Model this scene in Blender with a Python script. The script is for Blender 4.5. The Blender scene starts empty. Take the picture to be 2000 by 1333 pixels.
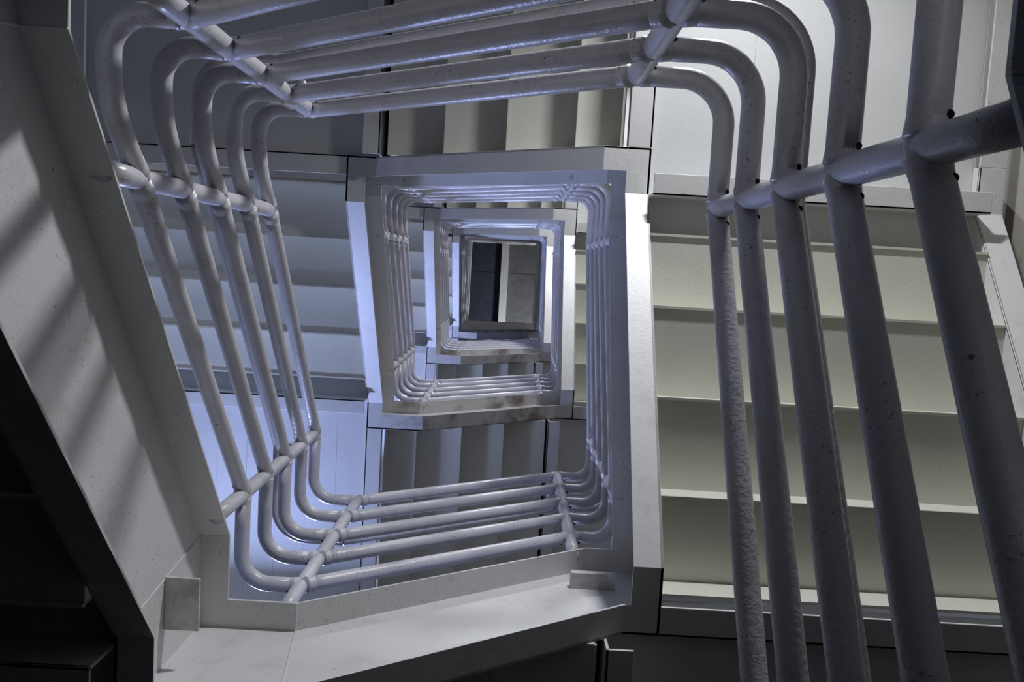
import bpy, bmesh, math, random
from mathutils import Vector, Matrix
random.seed(4)
SC = bpy.context.scene
COL = SC.collection
PI = math.pi

# ---------------------------------------------------------------- camera, world, exposure
# world axes: X to the right of the picture, Y towards its lower edge, Z up the shaft
R = ((0.99833890, -0.05760960, 0.00075308), (0.05746461, 0.99471388, -0.08510065), (0.00415351, 0.08500256, 0.99637207))
cd = bpy.data.cameras.new('camera')
cam = bpy.data.objects.new('camera', cd); COL.objects.link(cam)
cd.sensor_width = 36.0; cd.lens = 1700.0 * 36.0 / 2000.0
cd.clip_start = 0.02; cd.clip_end = 60
m = Matrix((R[0], [-a for a in R[1]], [-a for a in R[2]])).transposed().to_4x4()
cam.matrix_world = m
SC.camera = cam
SC.view_settings.view_transform = 'Standard'
SC.view_settings.look = 'None'
SC.view_settings.gamma = 1.0
SC.view_settings.exposure = 0.15
W = bpy.data.worlds.new('world'); SC.world = W; W.use_nodes = True
W.node_tree.nodes['Background'].inputs[0].default_value = (0.01, 0.012, 0.02, 1)
W.node_tree.nodes['Background'].inputs[1].default_value = 0.2
SC.cycles.max_bounces = 8
SC.cycles.diffuse_bounces = 4
SC.cycles.glossy_bounces = 3
SC.cycles.sample_clamp_indirect = 4.0

# ---------------------------------------------------------------- the surveyed shaft
WF = 0.0965      # flange width of the stringer channels
TH = 0.010       # plate thickness
DP = 0.5592      # depth of the stringer channels
SW = 1.33        # clear width of the stairs
ZO = 0.05        # deck plates sit this much above the channel bottoms
OS = 0.11        # outer stringer flange width
HS = (1.2332, 0.9826, 0.7256, 0.4635, 0.2017)   # heights of the five rails above the stringer
PC = 0.026
XR = (0.444, 0.4382, 0.3961, 0.3891, 0.387)
XL = (-0.8026, -0.7651, -0.7257, -0.7031, -0.70)
YT = (-0.4308, -0.4131, -0.3915, -0.382, -0.38)
YB = (1.0523, 0.9687, 0.9311, 0.95)
YB_ = lambda k: 1.052 if k < 0 else YB[min(k, 3)]
LV = {'TR': (0.2639, 3.5707, 7.0065, 10.4106, 12.97), 'TL': (1.0174, 4.4267, 7.8511, 11.2485, 12.97),
      'BL': (2.0072, 5.4084, 8.7788, 12.1777), 'BR': (-0.428, 2.691, 6.1623, 9.5574, 12.97)}
BEND = {'R': ((0.049, 0.154), (0.052, 0.089), (0.041, 0.116), (0.041, 0.116)),
        'T': ((0.02, 0.05), (0.02, 0.05), (0.02, 0.05), (0.02, 0.05)),
        'L': ((0.06, 0.121), (0.058, 0.070), (0.041, 0.074), (0.041, 0.074)),
        'B': ((0.208, 0.023), (0.18, 0.033), (0.18, 0.033), (0.18, 0.033))}
BM = 0.075
PST = {'H': (0.16, 0.16), 'E': (0.267, 0.263), 'G': (0.184, 0.166), 'D': (0.129, 0.141), 'A': (0.287, 0.264),
       'B': (0.271, 0.239), 'C': (0.171, 0.192), 'F': (0.144, 0.118)}
SEDGE = {'R': (0.0, 0.277, 0.591, 0.911, 1.188), 'T': (0.0, 0.173, 0.472, 0.764, 1.051),
         'L': (0.02, 0.291, 0.560, 0.842, 1.122), 'B': (0.0, 0.173, 0.459, 0.741, 1.031)}
LEN = {'R': 1.4654, 'T': 1.2033, 'L': 1.3818, 'B': 1.1612}
SIDES = 'RTLB'

def side(s, k):
    """start corner, lengths and levels of one side of turn k"""
    if s == 'R':
        a = (XR[k], YB_(k - 1)); ln = YB_(k - 1) - YT[k]; z0, z1 = LV['BR'][k], LV['TR'][k]
        f = lambda q, o, z: Vector((a[0] + o, a[1] - q, z))
    elif s == 'T':
        a = (XR[k], YT[k]); ln = XR[k] - XL[k]; z0, z1 = LV['TR'][k], LV['TL'][k]
        f = lambda q, o, z: Vector((a[0] - q, a[1] - o, z))
    elif s == 'L':
        a = (XL[k], YT[k]); ln = YB[k] - YT[k]; z0, z1 = LV['TL'][k], LV['BL'][k]
        f = lambda q, o, z: Vector((a[0] - o, a[1] + q, z))
    else:
        a = (XL[k], YB[k]); ln = XR[k + 1] - XL[k]; z0, z1 = LV['BL'][k], LV['BR'][k + 1]
        f = lambda q, o, z: Vector((a[0] + q, a[1] + o, z))
    return a, ln, z0, z1, f

# ---------------------------------------------------------------- materials
def mat(name, col, rough=0.4, bump=0.0, bscale=60.0, speck=0.0, stain=0.0, stain_col=(0.10, 0.06, 0.03), metal=0.0, spec=0.5, stmin=0.5, stsc=7.0):
    mt = bpy.data.materials.new(name); mt.use_nodes = True
    nt = mt.node_tree; N = nt.nodes; L = nt.links
    b = N['Principled BSDF']
    b.inputs['Roughness'].default_value = rough
    b.inputs['Metallic'].default_value = metal
    b.inputs['Specular IOR Level'].default_value = spec
    tc = N.new('ShaderNodeTexCoord'); geo = N.new('ShaderNodeNewGeometry')
    pos = geo.outputs['Position']
    def noise(scale, detail=3, r=0.55):
        n = N.new('ShaderNodeTexNoise'); n.inputs['Scale'].default_value = scale
        n.inputs['Detail'].default_value = detail; n.inputs['Roughness'].default_value = r
        L.new(pos, n.inputs['Vector']); return n.outputs['Fac']
    def ramp(src, lo, hi):
        r = N.new('ShaderNodeMapRange'); r.inputs['From Min'].default_value = lo; r.inputs['From Max'].default_value = hi
        L.new(src, r.inputs['Value']); return r.outputs['Result']
    def mul(a, bb):
        q = N.new('ShaderNodeMath'); q.operation = 'MULTIPLY'
        L.new(a, q.inputs[0])
        if isinstance(bb, (int, float)): q.inputs[1].default_value = bb
        else: L.new(bb, q.inputs[1])
        return q.outputs[0]
    def mix(fac, c1, c2):
        q = N.new('ShaderNodeMix'); q.data_type = 'RGBA'
        L.new(fac, q.inputs['Factor'])
        if isinstance(c1, tuple): q.inputs['A'].default_value = (*c1, 1)
        else: L.new(c1, q.inputs['A'])
        q.inputs['B'].default_value = (*c2, 1)
        return q.outputs['Result']
    c = mix(ramp(noise(3.0, 4), 0.35, 0.7), tuple(col), tuple(x * 0.93 for x in col))
    if stain:
        c = mix(mul(ramp(noise(stsc, 5, 0.7), stmin, stmin + 0.16), stain), c, stain_col)
    if speck:
        area = ramp(noise(5.0, 2), 0.45, 0.62)
        c = mix(mul(mul(ramp(noise(150.0, 4, 0.65), 0.60, 0.66), area), speck), c, (0.05, 0.04, 0.035))
        v = N.new('ShaderNodeTexVoronoi'); v.inputs['Scale'].default_value = 14.0; v.inputs['Randomness'].default_value = 1.0
        L.new(pos, v.inputs['Vector'])
        c = mix(mul(ramp(v.outputs['Distance'], 0.055, 0.035), speck), c, (0.03, 0.028, 0.03))
    L.new(c, b.inputs['Base Color'])
    if bump:
        n1 = noise(bscale, 4, 0.6); n2 = noise(bscale * 0.12, 2)
        ad = N.new('ShaderNodeMath'); ad.operation = 'ADD'; L.new(n1, ad.inputs[0]); L.new(n2, ad.inputs[1])
        bp = N.new('ShaderNodeBump'); bp.inputs['Strength'].default_value = bump; bp.inputs['Distance'].default_value = 0.004
        L.new(ad.outputs[0], bp.inputs['Height']); L.new(bp.outputs['Normal'], b.inputs['Normal'])
    return mt

M_PIPE = mat('pipe_paint', (0.61, 0.60, 0.63), 0.30, 0.33, 90, speck=0.8, stain=0.18, stain_col=(0.16, 0.13, 0.11))
M_STR = mat('stringer_paint', (0.66, 0.66, 0.65), 0.40, 0.13, 60, speck=0.55, stain=0.2, stain_col=(0.22, 0.18, 0.14), stmin=0.55)
M_STR_OLD = mat('stained_stringer_paint', (0.62, 0.61, 0.59), 0.5, 0.2, 60, speck=0.6, stain=0.8, stain_col=(0.12, 0.075, 0.05), stmin=0.5, stsc=2.6)
M_TOP_NOBOUNCE = mat('top_bounce_cut', (0.03, 0.03, 0.032), 0.8, 0.3, 200)  # near-black for unseen walking sides, added to stop light bouncing up
M_TRD = mat('tread_paint', (0.66, 0.66, 0.58), 0.42, 0.15, 70, speck=0.25)
M_DECK = mat('deck_paint', (0.66, 0.67, 0.66), 0.42, 0.15, 60, speck=0.2)
M_WALL = mat('wall_paint', (0.33, 0.31, 0.27), 0.7, 0.2, 30)
M_WALL_NOBOUNCE = mat('wall_bounce_cut', (0.03, 0.03, 0.035), 0.7, 0.2, 30)  # unseen lower walls, made near-black to cut bounce light
M_FLOOR = mat('concrete', (0.035, 0.035, 0.035), 0.8, 0.4, 20, stain=0.4, stain_col=(0.05, 0.05, 0.05))
M_HOLE = mat('dark_hole', (0.008, 0.007, 0.007), 0.9)
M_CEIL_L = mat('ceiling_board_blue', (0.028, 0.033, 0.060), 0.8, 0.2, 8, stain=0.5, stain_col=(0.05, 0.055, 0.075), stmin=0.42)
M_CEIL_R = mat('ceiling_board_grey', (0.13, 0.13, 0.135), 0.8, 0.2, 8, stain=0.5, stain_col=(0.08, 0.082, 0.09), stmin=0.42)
M_GAP_SHADE = mat('gap_shade_black', (0.012, 0.012, 0.012), 0.8)  # stands in for the shade in the flight-end gaps
M_HOUS = mat('lamp_housing', (0.3, 0.3, 0.3), 0.4, metal=0.3)
def emis(name, col, st):
    mt = bpy.data.materials.new(name); mt.use_nodes = True
    b = mt.node_tree.nodes['Principled BSDF']
    b.inputs['Emission Color'].default_value = (*col, 1); b.inputs['Emission Strength'].default_value = st
    b.inputs['Base Color'].default_value = (*col, 1)
    return mt

# ---------------------------------------------------------------- mesh helpers
def link(name, bm, mats, parent=None, smooth=False, bevel=0.0, dark_top=False):
    bmesh.ops.recalc_face_normals(bm, faces=bm.faces)
    if dark_top:    # walking side only: unseen, darkened to cut bounced light
        for q in bm.faces:
            if q.normal.z > 0.9: q.material_index = 1
    me = bpy.data.meshes.new(name); bm.to_mesh(me); bm.free()
    if not isinstance(mats, (list, tuple)): mats = [mats]
    for q in mats: me.materials.append(q)
    if smooth:
        for p in me.polygons: p.use_smooth = True
    o = bpy.data.objects.new(name, me); COL.objects.link(o)
    if parent is not None:
        o.parent = parent
        o.matrix_parent_inverse = Matrix.Translation(-parent.location)
    if bevel:
        bv = o.modifiers.new('bevel', 'BEVEL'); bv.width = bevel; bv.segments = 2; bv.limit_method = 'ANGLE'
    return o
def thing(name, loc, label, cat, group=None):
    o = bpy.data.objects.new(name, None); COL.objects.link(o); o.location = loc
    o.empty_display_size = 0.1
    o['label'] = label; o['category'] = cat
    if group: o['group'] = group
    return o
def hexa(bm, p, mi=0):
    """p: 8 points, four of one end then the matching four of the other"""
    v = [bm.verts.new(q) for q in p]
    for f in ((0, 1, 2, 3), (7, 6, 5, 4), (0, 4, 5, 1), (1, 5, 6, 2), (2, 6, 7, 3), (3, 7, 4, 0)):
        fc = bm.faces.new([v[i] for i in f]); fc.material_index = mi
def fbox(bm, f, s0, s1, o0, o1, z0, z1):
    hexa(bm, [f(s0, o0, z0), f(s0, o1, z0), f(s0, o1, z1), f(s0, o0, z1), f(s1, o0, z0), f(s1, o1, z0), f(s1, o1, z1), f(s1, o0, z1)])
def strip(bm, f, pts_lo, pts_hi, o0, o1):
    """closed prism swept along s; pts_lo/pts_hi are lists of (s, z) with equal length"""
    rings = []
    for (sa, za), (sb, zb) in zip(pts_lo, pts_hi):
        rings.append([bm.verts.new(f(sa, o0, za)), bm.verts.new(f(sa, o1, za)), bm.verts.new(f(sb, o1, zb)), bm.verts.new(f(sb, o0, zb))])
    for a, b in zip(rings, rings[1:]):
        for i in range(4):
            bm.faces.new((a[i], a[(i + 1) % 4], b[(i + 1) % 4], b[i]))
    bm.faces.new(rings[0]); bm.faces.new(rings[-1][::-1])
def round_path(pts, rads, n=8):
    out = [Vector(pts[0])]
    for i in range(1, len(pts) - 1):
        p, a, b = Vector(pts[i]), Vector(pts[i - 1]), Vector(pts[i + 1])
        r = rads[i]
        u, v = (a - p).normalized(), (b - p).normalized()
        ang = u.angle(v)
        if r <= 0 or ang > PI - 0.02: out.append(p); continue
        d = min(r / math.tan(ang / 2), (a - p).length * 0.49, (b - p).length * 0.49)
        rr = d * math.tan(ang / 2)
        c = p + (u + v).normalized() * (rr / math.sin(ang / 2))
        A, B = p + u * d - c, p + v * d - c
        th = A.angle(B)
        k = max(2, int(n * th / (PI / 2)) + 1)
        for j in range(k + 1):
            t = j / k
            w = (A * math.sin((1 - t) * th) + B * math.sin(t * th)) / math.sin(th)
            out.append(c + w)
    out.append(Vector(pts[-1]))
    return out
def tube(bm, path, r, seg=20, mi=0, wob=0.0):
    radii = r if isinstance(r, (list, tuple)) else [r] * len(path)
    rings = []; t0 = (path[1] - path[0]).normalized()
    nrm = t0.orthogonal().normalized()
    for i, p in enumerate(path):
        t = ((path[min(i + 1, len(path) - 1)] - path[max(i - 1, 0)])).normalized()
        nrm = (nrm - t * nrm.dot(t)).normalized(); bn = t.cross(nrm)
        rr = radii[i] * (1 + wob * (random.random() - 0.5))
        rings.append([bm.verts.new(p + (nrm * math.cos(2 * PI * j / seg) + bn * math.sin(2 * PI * j / seg)) * rr) for j in range(seg)])
    for a, b in zip(rings, rings[1:]):
        for j in range(seg):
            f = bm.faces.new((a[j], a[(j + 1) % seg], b[(j + 1) % seg], b[j])); f.material_index = mi
    for e in (rings[0], rings[-1][::-1]):
        f = bm.faces.new(e); f.material_index = mi
def dens(path, step=0.12):
    out = [path[0]]
    for a, b in zip(path, path[1:]):
        n = max(1, int((b - a).length / step))
        for i in range(1, n + 1): out.append(a.lerp(b, i / n))
    return out
def blob(bm, c, r, mi=0, sc=(1, 1, 1)):
    ret = bmesh.ops.create_uvsphere(bm, u_segments=10, v_segments=6, radius=r)
    for v in ret['verts']:
        v.co = Vector((v.co.x * sc[0], v.co.y * sc[1], v.co.z * sc[2])) + c
        for f in v.link_faces: f.material_index = mi

FLAB = {
 'R': ['closest stair flight at the far right edge behind the thickest pipes, almost black', 'large right stair flight with pale yellowish treads and a bright sloping stringer edge',
       'second right stair flight up, a narrow bright strip inside the large one', 'innermost right stair flight, a sliver beside the dark ceiling opening'],
 'T': ['closest top stair flight, right at the upper edge behind the thick near pipes', 'large top stair flight with grey treads behind the long near pipes',
       'second top stair flight up, a thin band above the small inner frame', 'innermost top stair flight, just above the dark ceiling opening'],
 'L': ['closest left stair flight, its white stringer crossed by soft diagonal shadow bands', 'large left stair flight with grey treads behind five sloping pipes',
       'second left stair flight up, seen inside the inner pipe frame', 'innermost left stair flight with a bright edge beside the dark ceiling opening'],
 'B': ['closest bottom stair flight, a broad white stringer channel rising to the right', 'large bottom stair flight with blue-grey treads behind the lower pipes',
       'second bottom stair flight up, under the stained inner stringer', 'innermost bottom stair flight, just below the dark ceiling opening']}
LLAB = {
 'R': ['closest top right landing at the right edge, black against the light', 'large bright white landing underside in the upper right of the photo',
       'second top right landing up, small and bright in the inner frame', 'innermost top right landing beside the dark ceiling opening'],
 'T': ['closest top left landing, at the upper left corner behind the outermost pipe bend', 'large dim grey landing underside behind the upper left pipe bends',
       'second top left landing up, small and grey inside the inner frame', 'innermost top left landing beside the dark ceiling opening'],
 'L': ['closest bottom left landing, black in the lower left corner', 'large blue-lit landing underside behind the lower left pipe bends',
       'second bottom left landing up, small and pale inside the inner frame', 'innermost bottom left landing beside the dark ceiling opening'],
 'B': ['large dark landing underside along the lower right edge', 'second bottom right landing up, dim and grey behind the inner pipes',
       'third bottom right landing up, tiny and dark inside the inner frame', '']}
TIER = ('nearest', 'second', 'third', 'smallest')
SIDE_TXT = {'R': 'right', 'T': 'top', 'L': 'left', 'B': 'bottom'}
CORN = {'R': ('TR', 'top right'), 'T': ('TL', 'top left'), 'L': ('BL', 'bottom left'), 'B': ('BR', 'bottom right')}

# ---------------------------------------------------------------- the setting
X0, X1 = -0.80 - WF - SW - OS - 0.04, 0.47 + WF + SW + OS + 0.04
Y0, Y1 = -0.46 - WF - SW - OS - 0.04, 1.06 + WF + SW + OS + 0.04
ZF, ZC = -1.62, 15.6
def wbox(name, x0, x1, y0, y1, z0, z1, m_, kind='structure', split=None):
    bm = bmesh.new()
    g = lambda a, b, c: Vector((a, b, c))
    if split is None: fbox(bm, g, x0, x1, y0, y1, z0, z1)
    else:
        fbox(bm, g, x0, x1, y0, y1, z0, split)
        for q in bm.faces: q.material_index = 1
        fbox(bm, g, x0, x1, y0, y1, split, z1)
    o = link(name, bm, m_)
    if kind: o['kind'] = kind
    return o
wbox('floor', X0 - .1, X1 + .1, Y0 - .1, Y1 + .1, ZF - 0.1, ZF, M_FLOOR)
wbox('wall_left', X0 - .1, X0, Y0, Y1, ZF, ZC, [M_WALL, M_WALL_NOBOUNCE], split=2.3)
wbox('wall_right', X1, X1 + .1, Y0, Y1, ZF, ZC, [M_WALL, M_WALL_NOBOUNCE], split=2.3)
wbox('wall_top', X0 - .1, X1 + .1, Y0 - .1, Y0, ZF, ZC, [M_WALL, M_WALL_NOBOUNCE], split=2.3)
wbox('wall_bottom', X0 - .1, X1 + .1, Y1, Y1 + .1, ZF, ZC, [M_WALL, M_WALL_NOBOUNCE], split=2.3)
bm = bmesh.new()
ident = lambda a, b, c: Vector((a, b, c))
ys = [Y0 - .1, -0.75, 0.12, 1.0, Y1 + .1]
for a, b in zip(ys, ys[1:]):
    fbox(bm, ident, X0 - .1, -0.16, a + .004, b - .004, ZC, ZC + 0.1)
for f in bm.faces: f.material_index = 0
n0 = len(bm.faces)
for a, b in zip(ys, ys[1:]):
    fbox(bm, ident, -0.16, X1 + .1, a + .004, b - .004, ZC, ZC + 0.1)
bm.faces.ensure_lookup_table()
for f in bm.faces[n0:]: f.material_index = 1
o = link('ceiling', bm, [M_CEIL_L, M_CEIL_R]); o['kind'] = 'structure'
b = wbox('trim_1', -0.205, -0.075, Y0, Y1, ZC - 0.10, ZC, M_STR)

# ---------------------------------------------------------------- stairs
def build_stringer(f, ln, z0, z1, bend, w0=0.0, w1=WF, dp=DP):
    """C channel open to the well: bottom flange, web, top flange"""
    bm = bmesh.new()
    bS, bE = bend
    lo = [(0, z0), (bS + BM, z0), (ln - bE, z1), (ln + WF, z1)]
    hi = [(0, z0 + dp), (bS, z0 + dp), (ln - bE - BM, z1 + dp), (ln + WF, z1 + dp)]
    strip(bm, f, lo, [(s, z + TH) for s, z in lo], w0, w1)
    strip(bm, f, [(s, z - TH) for s, z in hi], hi, w0, w1)
    wo = w1 - TH if w1 > w0 else w1 + TH
    strip(bm, f, [(-WF, z0)] + lo, [(-WF, z0 + dp)] + hi, wo, w1)
    # weld beads where the plates are mitred at the two bends
    for a_, b_ in ((lo[1], hi[1]), (lo[2], hi[2])):
        tube(bm, dens([f(a_[0], wo, a_[1] + TH), f(b_[0], wo, b_[1] - TH)], .05), 0.0035, 8, 0, 0.5)
        tube(bm, dens([f(b_[0], w0, b_[1] - TH), f(b_[0], w1 - TH, b_[1] - TH)], .02), 0.003, 8, 0, 0.5)
    return bm, hi
def zat(prof, s):
    for (a, za), (b, zb) in zip(prof, prof[1:]):
        if a <= s <= b: return za + (zb - za) * (s - a) / (b - a)
    return prof[-1][1] if s > prof[-1][0] else prof[0][1]
TOPP = {}
def flight(s, k):
    a, ln, z0, z1, f = side(s, k)
    t = thing('stair_flight', f(0, 0, z0), FLAB[s][k], 'stairs', 'stair flights round the well')
    base = t
    bm, hi = build_stringer(f, ln, z0, z1, BEND[s][k])
    # weld bead where the corner pieces meet
    TOPP[(s, k)] = hi
    link('inner_stringer', bm, M_STR_OLD if (s == 'B' and k >= 1) else M_STR, base, bevel=0.0025)
    # outer stringer against the wall
    bm = bmesh.new(); bS, bE = BEND[s][k]
    oi, oo = WF + SW, WF + SW + OS
    lo = [(0, z0), (bS + BM, z0), (ln - bE, z1), (ln + WF, z1)]
    hi2 = [(0, z0 + .34), (bS, z0 + .34), (ln - bE - BM, z1 + .34), (ln + WF, z1 + .34)]
    strip(bm, f, lo, [(q, z + TH) for q, z in lo], oi, oo)
    strip(bm, f, [(q, z - TH) for q, z in hi2], hi2, oi, oo)
    strip(bm, f, lo, hi2, oi, oi + TH)
    link('outer_stringer', bm, M_STR, base, bevel=0.0025)
    r = (z1 - z0) / 5.0
    e = [q * ln / LEN[s] for q in SEDGE[s]]
    for i in range(5):
        zl = z0 + ZO + i * r
        bm = bmesh.new()
        # the riser leans back under the nosing, with a small welded return at its foot
        q = e[i] + 0.020
        hexa(bm, [f(q, WF, zl - .003), f(q, WF + SW, zl - .003), f(e[i], WF + SW, zl + r + .005), f(e[i], WF, zl + r + .005),
                  f(q + .006, WF, zl - .003), f(q + .006, WF + SW, zl - .003), f(e[i] + .006, WF + SW, zl + r + .005), f(e[i] + .006, WF, zl + r + .005)])
        fbox(bm, f, q - 0.002, q + 0.008, WF, WF + SW, zl - 0.007, zl - 0.003)
        link('riser', bm, M_TRD, base)
        if i < 4:
            bm = bmesh.new()
            fbox(bm, f, e[i] - 0.006, e[i + 1] + 0.028, WF, WF + SW, zl + r, zl + r + 0.006)
            link('tread', bm, [M_TRD, M_TOP_NOBOUNCE], base, dark_top=True)
    # cross beam carrying the landing edge
    sc = ln - (0.10 if s in 'RL' else 0.085)
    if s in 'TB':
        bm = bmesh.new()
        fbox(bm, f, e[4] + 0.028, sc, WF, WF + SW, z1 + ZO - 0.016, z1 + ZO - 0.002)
        link('gap_shade_strip', bm, M_GAP_SHADE, base)  # black strip painting the unlit gap ahead of the cross beam
    bm = bmesh.new()
    fbox(bm, f, sc, sc + TH, WF, WF + SW, z1 - 0.12, z1 + ZO)
    fbox(bm, f, sc, sc + 0.085, WF, WF + SW, z1 - 0.12, z1 - 0.12 + TH)
    link('cross_beam', bm, M_STR, base, bevel=0.002)
    return f, ln, z0, z1, e
def landing(s, k, f, ln, z1, e4, seam=0.3):
    c, txt = CORN[s]
    t = thing('stair_landing', f(ln, 0, z1), LLAB[s][k], 'landing', 'corner landings of the stairs')
    bm = bmesh.new()
    zz = z1 + ZO
    fbox(bm, f, e4, ln, WF, WF + SW, zz, zz + 0.008)
    end = ln + WF + SW
    if True:    # boards running along the arriving flight
        q = WF
        while q < WF + SW - 0.01:
            q2 = min(q + seam, WF + SW)
            fbox(bm, f, ln, end, q, q2 - 0.0015, zz, zz + 0.008); q = q2
        fbox(bm, f, ln + WF, end, 0, WF - 0.003, zz, zz + 0.008)
    else:
        q = ln
        while q < end - 0.01:
            q2 = min(q + seam, end)
            o0 = WF if q < ln + WF - 0.001 else 0.0
            fbox(bm, f, q, q2 - 0.0015, WF, WF + SW, zz, zz + 0.008)
            if q >= ln + WF - 0.001: fbox(bm, f, q, q2 - 0.0015, 0, WF, zz, zz + 0.008)
            q = q2
    link('deck_plate', bm, [M_DECK, M_TOP_NOBOUNCE], t, dark_top=True)
    # edge beam: the arriving stringer carried on past the corner to the wall
    bm = bmesh.new()
    fbox(bm, f, ln + WF, end, 0, WF, z1, z1 + TH)
    fbox(bm, f, ln + WF, end, WF - TH, WF, z1, z1 + ZO)
    link('edge_beam', bm, M_STR, t, bevel=0.002)
    bm = bmesh.new()
    oi = WF + SW
    fbox(bm, f, ln + WF, end + OS, oi, oi + OS, z1, z1 + TH)
    fbox(bm, f, ln + WF, end, oi, oi + TH, z1 + ZO, z1 + 0.34)
    fbox(bm, f, end, end + OS, 0, oi, z1, z1 + TH)
    fbox(bm, f, end, end + TH, 0, oi, z1 + ZO, z1 + 0.34)
    link('wall_beam', bm, M_STR, t, bevel=0.002)
    return t

# ---------------------------------------------------------------- railings
RR, RP, RH = 0.0245, 0.0235, 0.0165
def railing(s, k, nxt=True, detail=True):
    """railing of one flight with the bent pipes carried round the next corner"""
    a, ln, z0, z1, f = side(s, k)
    ks = min(k, 1)
    eS = {'R': 'H', 'T': 'G', 'L': 'A', 'B': 'C'}[s]; eE = {'R': 'E', 'T': 'D', 'L': 'B', 'B': 'F'}[s]
    eN = {'R': 'G', 'T': 'A', 'L': 'C', 'B': 'H'}[s]
    sa = PST[eS][ks]; sb = ln - PST[eE][ks]
    kn = k + 1 if s == 'B' else k
    en = PST[eN][min(kn, 1)]
    t = thing('guard_railing', f(sa, 0, z0 + DP), '%s white five-pipe guard railing standing on the %s edge of the well' % (TIER[k], SIDE_TXT[s]), 'railing', 'pipe railings round the well')
    o = PC
    s0 = 0.12 if s == 'L' else sa
    gr = (z1 - z0) / (sb - s0)
    zs = z0 + gr * (sa - s0)
    if s == 'T':
        _, l2, y0_, y1_, _f = side('L', k); NG = (y1_ - y0_) / (l2 - PST['B'][ks] - 0.12)
    seg = 28 if k == 0 else (20 if k == 1 else 12)
    for h in HS:
        za, zb = z0 + DP + h, z1 + DP + h
        pts = [f(s0 if s != 'L' else sa, o, za if s != 'L' else zs + DP + h), f(sb, o, zb), f(ln + o, o, zb)]
        if s == 'T':   # past this corner the pipes start climbing before the next post
            pts += [f(ln + o, -0.14, zb), f(ln + o, -en, zb + NG * (en - 0.12))]
        else: pts += [f(ln + o, -en, zb)]
        path = round_path(pts, [0, 0.02, 0.115, 0.25, 0], 12)
        bm = bmesh.new(); tube(bm, dens(path, 0.08), RR, seg, 0, 0.02 if k == 0 else 0)
        link('rail', bm, M_PIPE, t, smooth=True)
    prof = TOPP[(s, k)]
    for sp, zc in ((sa, zs), (sb, z1)):
        bm = bmesh.new()
        zb = zat(prof, sp) - 0.002
        zt = zc + DP + HS[0]
        tube(bm, dens([f(sp, o, zb), f(sp, o, zt)], 0.1), RP, seg, 0, 0.02 if k == 0 else 0)
        # weld fillets and drain holes where the pipes meet the post
        d = 1 if sp == sa else -1
        for h in HS:
            z = zc + DP + h
            slope = gr
            for side_ in (-1, 1):
                inflight = (side_ == d) or (s == 'L' and d == 1)
                ds = side_ * 0.030
                dz = ds * slope if inflight else 0.0
                q = [f(sp + side_ * u, o, z + dz * u / 0.03) for u in (0.012, 0.020, 0.026, 0.033, 0.042)]
                tube(bm, q, [RR + 0.0024, RR + 0.0018, RR + 0.0009, RR + 0.0002, RR - 0.001], seg)
                if k < 2:
                    c = f(sp + side_ * 0.037, o, z + dz * 1.25) + (f(0, 0.60, -0.80) - f(0, 0, 0)) * (RR - 0.0005)
                    blob(bm, c, 0.0062, 1, (1, 1, 0.7))
        link('post', bm, [M_PIPE, M_HOLE], t, smooth=True)
    return t
def handrail(s, k):
    a, ln, z0, z1, f = side(s, k)
    ks = min(k, 1)
    eS = {'R': 'H', 'T': 'G', 'L': 'A', 'B': 'C'}[s]; eE = {'R': 'E', 'T': 'D', 'L': 'B', 'B': 'F'}[s]
    eN = {'R': 'G', 'T': 'A', 'L': 'C', 'B': 'H'}[s]
    sa = PST[eS][ks]; sb = ln - PST[eE][ks]
    en = PST[eN][min(k + 1 if s == 'B' else k, 1)]
    t = thing('handrail', f(sa, .1, z0 + DP + .93), '%s thin white handrail bracketed behind the pipe railing on the %s side' % (TIER[k], SIDE_TXT[s]), 'handrail', 'handrails behind the pipe railings')
    o = PC; oh = o + 0.085; h = 0.925
    s0 = 0.14 if s == 'L' else sa; gr = (z1 - z0) / (sb - s0)
    pts = [f(s0, oh, z0 + DP + h), f(sb, oh, z1 + DP + h), f(ln + oh, oh, z1 + DP + h), f(ln + oh, -(0.14 if s == 'T' else en), z1 + DP + h)]
    bm = bmesh.new(); tube(bm, dens(round_path(pts, [0, .05, .13, 0], 12), .1), RH, 18 if k < 2 else 10)
    link('grip_pipe', bm, M_PIPE, t, smooth=True)
    for sp in (sa, sb - (.05 if s in 'TB' else 0)):
        zz = z0 + gr * (sp - s0) + DP + HS[1]
        bm = bmesh.new()
        tube(bm, round_path([f(sp, o + RR * .5, zz), f(sp, o + .062, zz - .03), f(sp, oh, zz - .03 ), f(sp, oh, zz - .012)], [0, .02, .02, 0], 6), 0.007, 10)
        blob(bm, f(sp, o + RR, zz), 0.012)
        link('bracket', bm, M_PIPE, t, smooth=True)

for k in range(4):
    for s in SIDES:
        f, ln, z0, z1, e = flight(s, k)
        if not (k == 3 and s == 'B'):
            landing(s, k, f, ln, z1, e[4], {'R': 0.40, 'T': 0.42, 'L': 0.19, 'B': 0.27}[s])
        railing(s, k)
        handrail(s, k)

# ---------------------------------------------------------------- lug plates in the channel corners
def lug(name, label, x0, x1, y0, y1, z0, z1):
    bm = bmesh.new()
    fbox(bm, ident, x0, x1, y0, y1, z0, z1)
    o_ = link(name, bm, M_STR_OLD, bevel=0.002)
    o_['label'] = label; o_['category'] = 'steel plate'
    return o_
for nm, lb, args in (
        ('stiffener_plate', 'small grey stiffener plate welded inside the lower left corner of the stringer channel', (-0.889, -0.795, 0.888, 1.035, 2.285, 2.297)),
        ('stiffener_plate', 'small stained stiffener plate welded inside the lower right corner of the stringer channel', (0.272, 0.433, 1.08, 1.139, 3.04, 3.07))):
    lug(nm, lb, *args)

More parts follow.
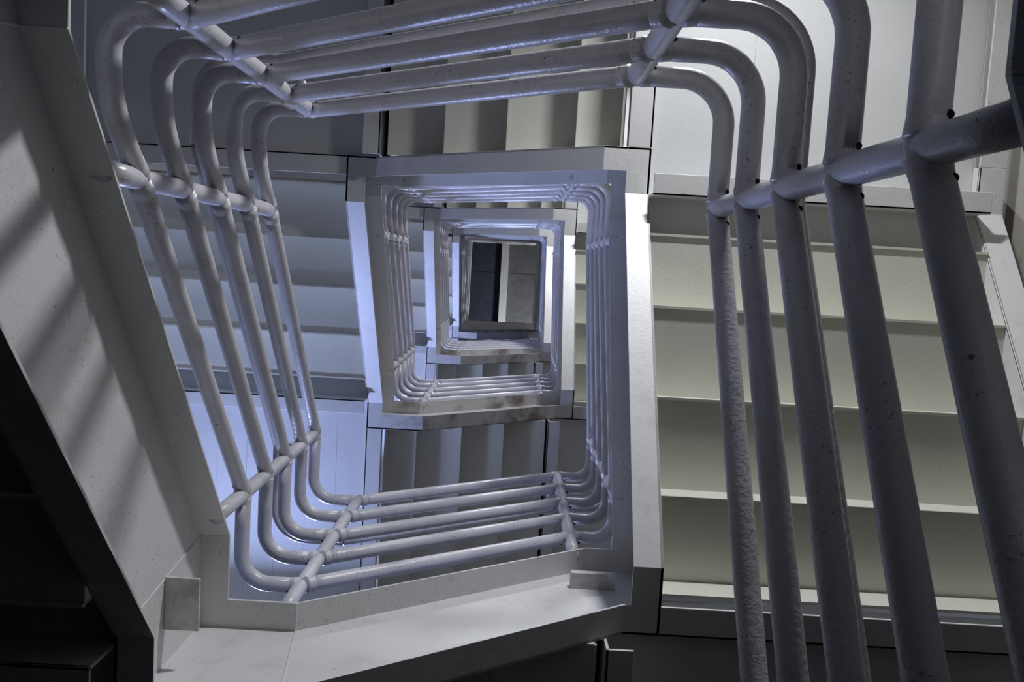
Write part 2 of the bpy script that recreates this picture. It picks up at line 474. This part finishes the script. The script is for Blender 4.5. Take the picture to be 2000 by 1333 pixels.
# ---------------------------------------------------------------- top floor round the opening
ZT = 12.99
t = thing('upper_floor', (0, 0, ZT), 'white framed upper floor opening at the very top of the stairwell', 'floor opening')
x0, x1, y0, y1 = XL[3], XR[4], YT[4], YB[3]
for q in ((x0 - WF, x0, y0 - WF, y1 + WF), (x1, x1 + WF, y0 - WF, y1 + WF), (x0, x1, y0 - WF, y0)):
    bm = bmesh.new(); fbox(bm, ident, *q, ZT, ZT + TH)
    if q[0] < -0.75: fbox(bm, ident, x0 - WF, x0 - WF + TH, y0 - WF, y1 + WF, ZT, ZT + DP); fbox(bm, ident, *q, ZT + DP - TH, ZT + DP)
    elif q[1] > 0.45: fbox(bm, ident, x1 + WF - TH, x1 + WF, y0 - WF, y1 + WF, ZT, ZT + DP); fbox(bm, ident, *q, ZT + DP - TH, ZT + DP)
    else: fbox(bm, ident, x0, x1, y0 - WF, y0 - WF + TH, ZT, ZT + DP); fbox(bm, ident, *q, ZT + DP - TH, ZT + DP)
    link('edge_channel', bm, M_STR, t)
bm = bmesh.new()
fbox(bm, ident, X0, x0 - WF, Y0, y1 + .1, ZT + ZO, ZT + ZO + .1)
fbox(bm, ident, x1 + WF, X1, Y0, Y1, ZT + ZO, ZT + ZO + .1)
fbox(bm, ident, x0 - WF, x1 + WF, Y0, y0 - WF, ZT + ZO, ZT + ZO + .1)
link('deck_plate', bm, [M_DECK, M_TOP_NOBOUNCE], t, dark_top=True)
t = thing('guard_railing', (x1, y1, ZT + DP), 'level pipe guard railing round the topmost opening below the dark ceiling', 'railing')
for h in HS:
    z = ZT + DP + h; o = .022
    pts = [Vector(p) for p in ((x1 - .1, y1 + o, z), (x1 + o, y1 + o, z), (x1 + o, y0 - o, z), (x0 - o, y0 - o, z), (x0 - o, y1 + o, z), (x1 - .12, y1 + o, z))]
    bm = bmesh.new(); tube(bm, round_path(pts, [0, .04, .04, .04, .04, 0], 4), RR, 12)
    link('rail', bm, M_PIPE, t, smooth=True)
for p in ((x1 + o, y1 - .2), (x1 + o, y0 + .25), (x1 - .2, y0 - o), (x0 + .15, y0 - o), (x0 - o, y0 + .25), (x0 - o, y1 - .25)):
    bm = bmesh.new(); tube(bm, [Vector((*p, ZT + DP)), Vector((*p, ZT + DP + HS[0]))], RP, 12)
    link('post', bm, M_PIPE, t, smooth=True)

# ---------------------------------------------------------------- lamps
E_W = emis('lamp_white', (1.0, 0.97, 0.90), 2.0)
E_B = emis('lamp_blue', (0.45, 0.58, 1.0), 2.0)
def bulkhead(p, nrm, label, col, power, em, size=0.3, tilt=(0, 0, 0)):
    """long wall fitting: housing, diffuser and the light it gives"""
    t = thing('wall_lamp', p, label, 'lamp', 'bulkhead lamps on the shaft walls')
    n = Vector(nrm).normalized(); up = Vector((0, 0, 1)); sd = n.cross(up).normalized(); P = Vector(p)
    g = lambda a, b, c: P + sd * a + up * b + n * c
    bm = bmesh.new(); fbox(bm, g, -.32, .32, -.07, .07, 0, .05); link('housing', bm, M_HOUS, t, bevel=.01)
    bm = bmesh.new(); fbox(bm, g, -.29, .29, -.05, .05, .05, .085); link('diffuser', bm, em, t, bevel=.012)
    ld = bpy.data.lights.new('lamp_light', 'AREA'); ld.shape = 'RECTANGLE'; ld.size = size; ld.size_y = 0.1
    ld.energy = power; ld.color = col; ld.spread = math.radians(170)
    lo = bpy.data.objects.new('lamp_light', ld); COL.objects.link(lo)
    lo.parent = t
    q = (n + Vector(tilt)).normalized().to_track_quat('-Z', 'Y')
    lo.location = n * 0.10; lo.rotation_euler = q.to_euler()
WHT = (0.94, 0.955, 1.0); BLU = (0.43, 0.53, 1.0)
for k in range(1, 4):
    z = LV['TR'][k] - 0.62
    bulkhead((0.80, Y0, z), (0, 1, 0), 'white bulkhead lamp high on the top wall under %s top right landing' % TIER[k], WHT, (0, 68, 66, 78)[k], E_W, tilt=(0, 0, -0.55))
    z = LV['BL'][k] - 0.75
    bulkhead((-1.55, Y1, z), (0, -1, 0), 'cool blue bulkhead lamp high on the bottom wall under %s bottom left landing' % TIER[k], BLU, (0, 75, 95, 120)[k], E_B, tilt=(0, 0, -0.5))
bulkhead((0.8, Y1, 14.6), (0, -1, 0), 'white bulkhead lamp on the wall of the topmost floor', (0.9, 0.94, 1.0), 70, E_W)
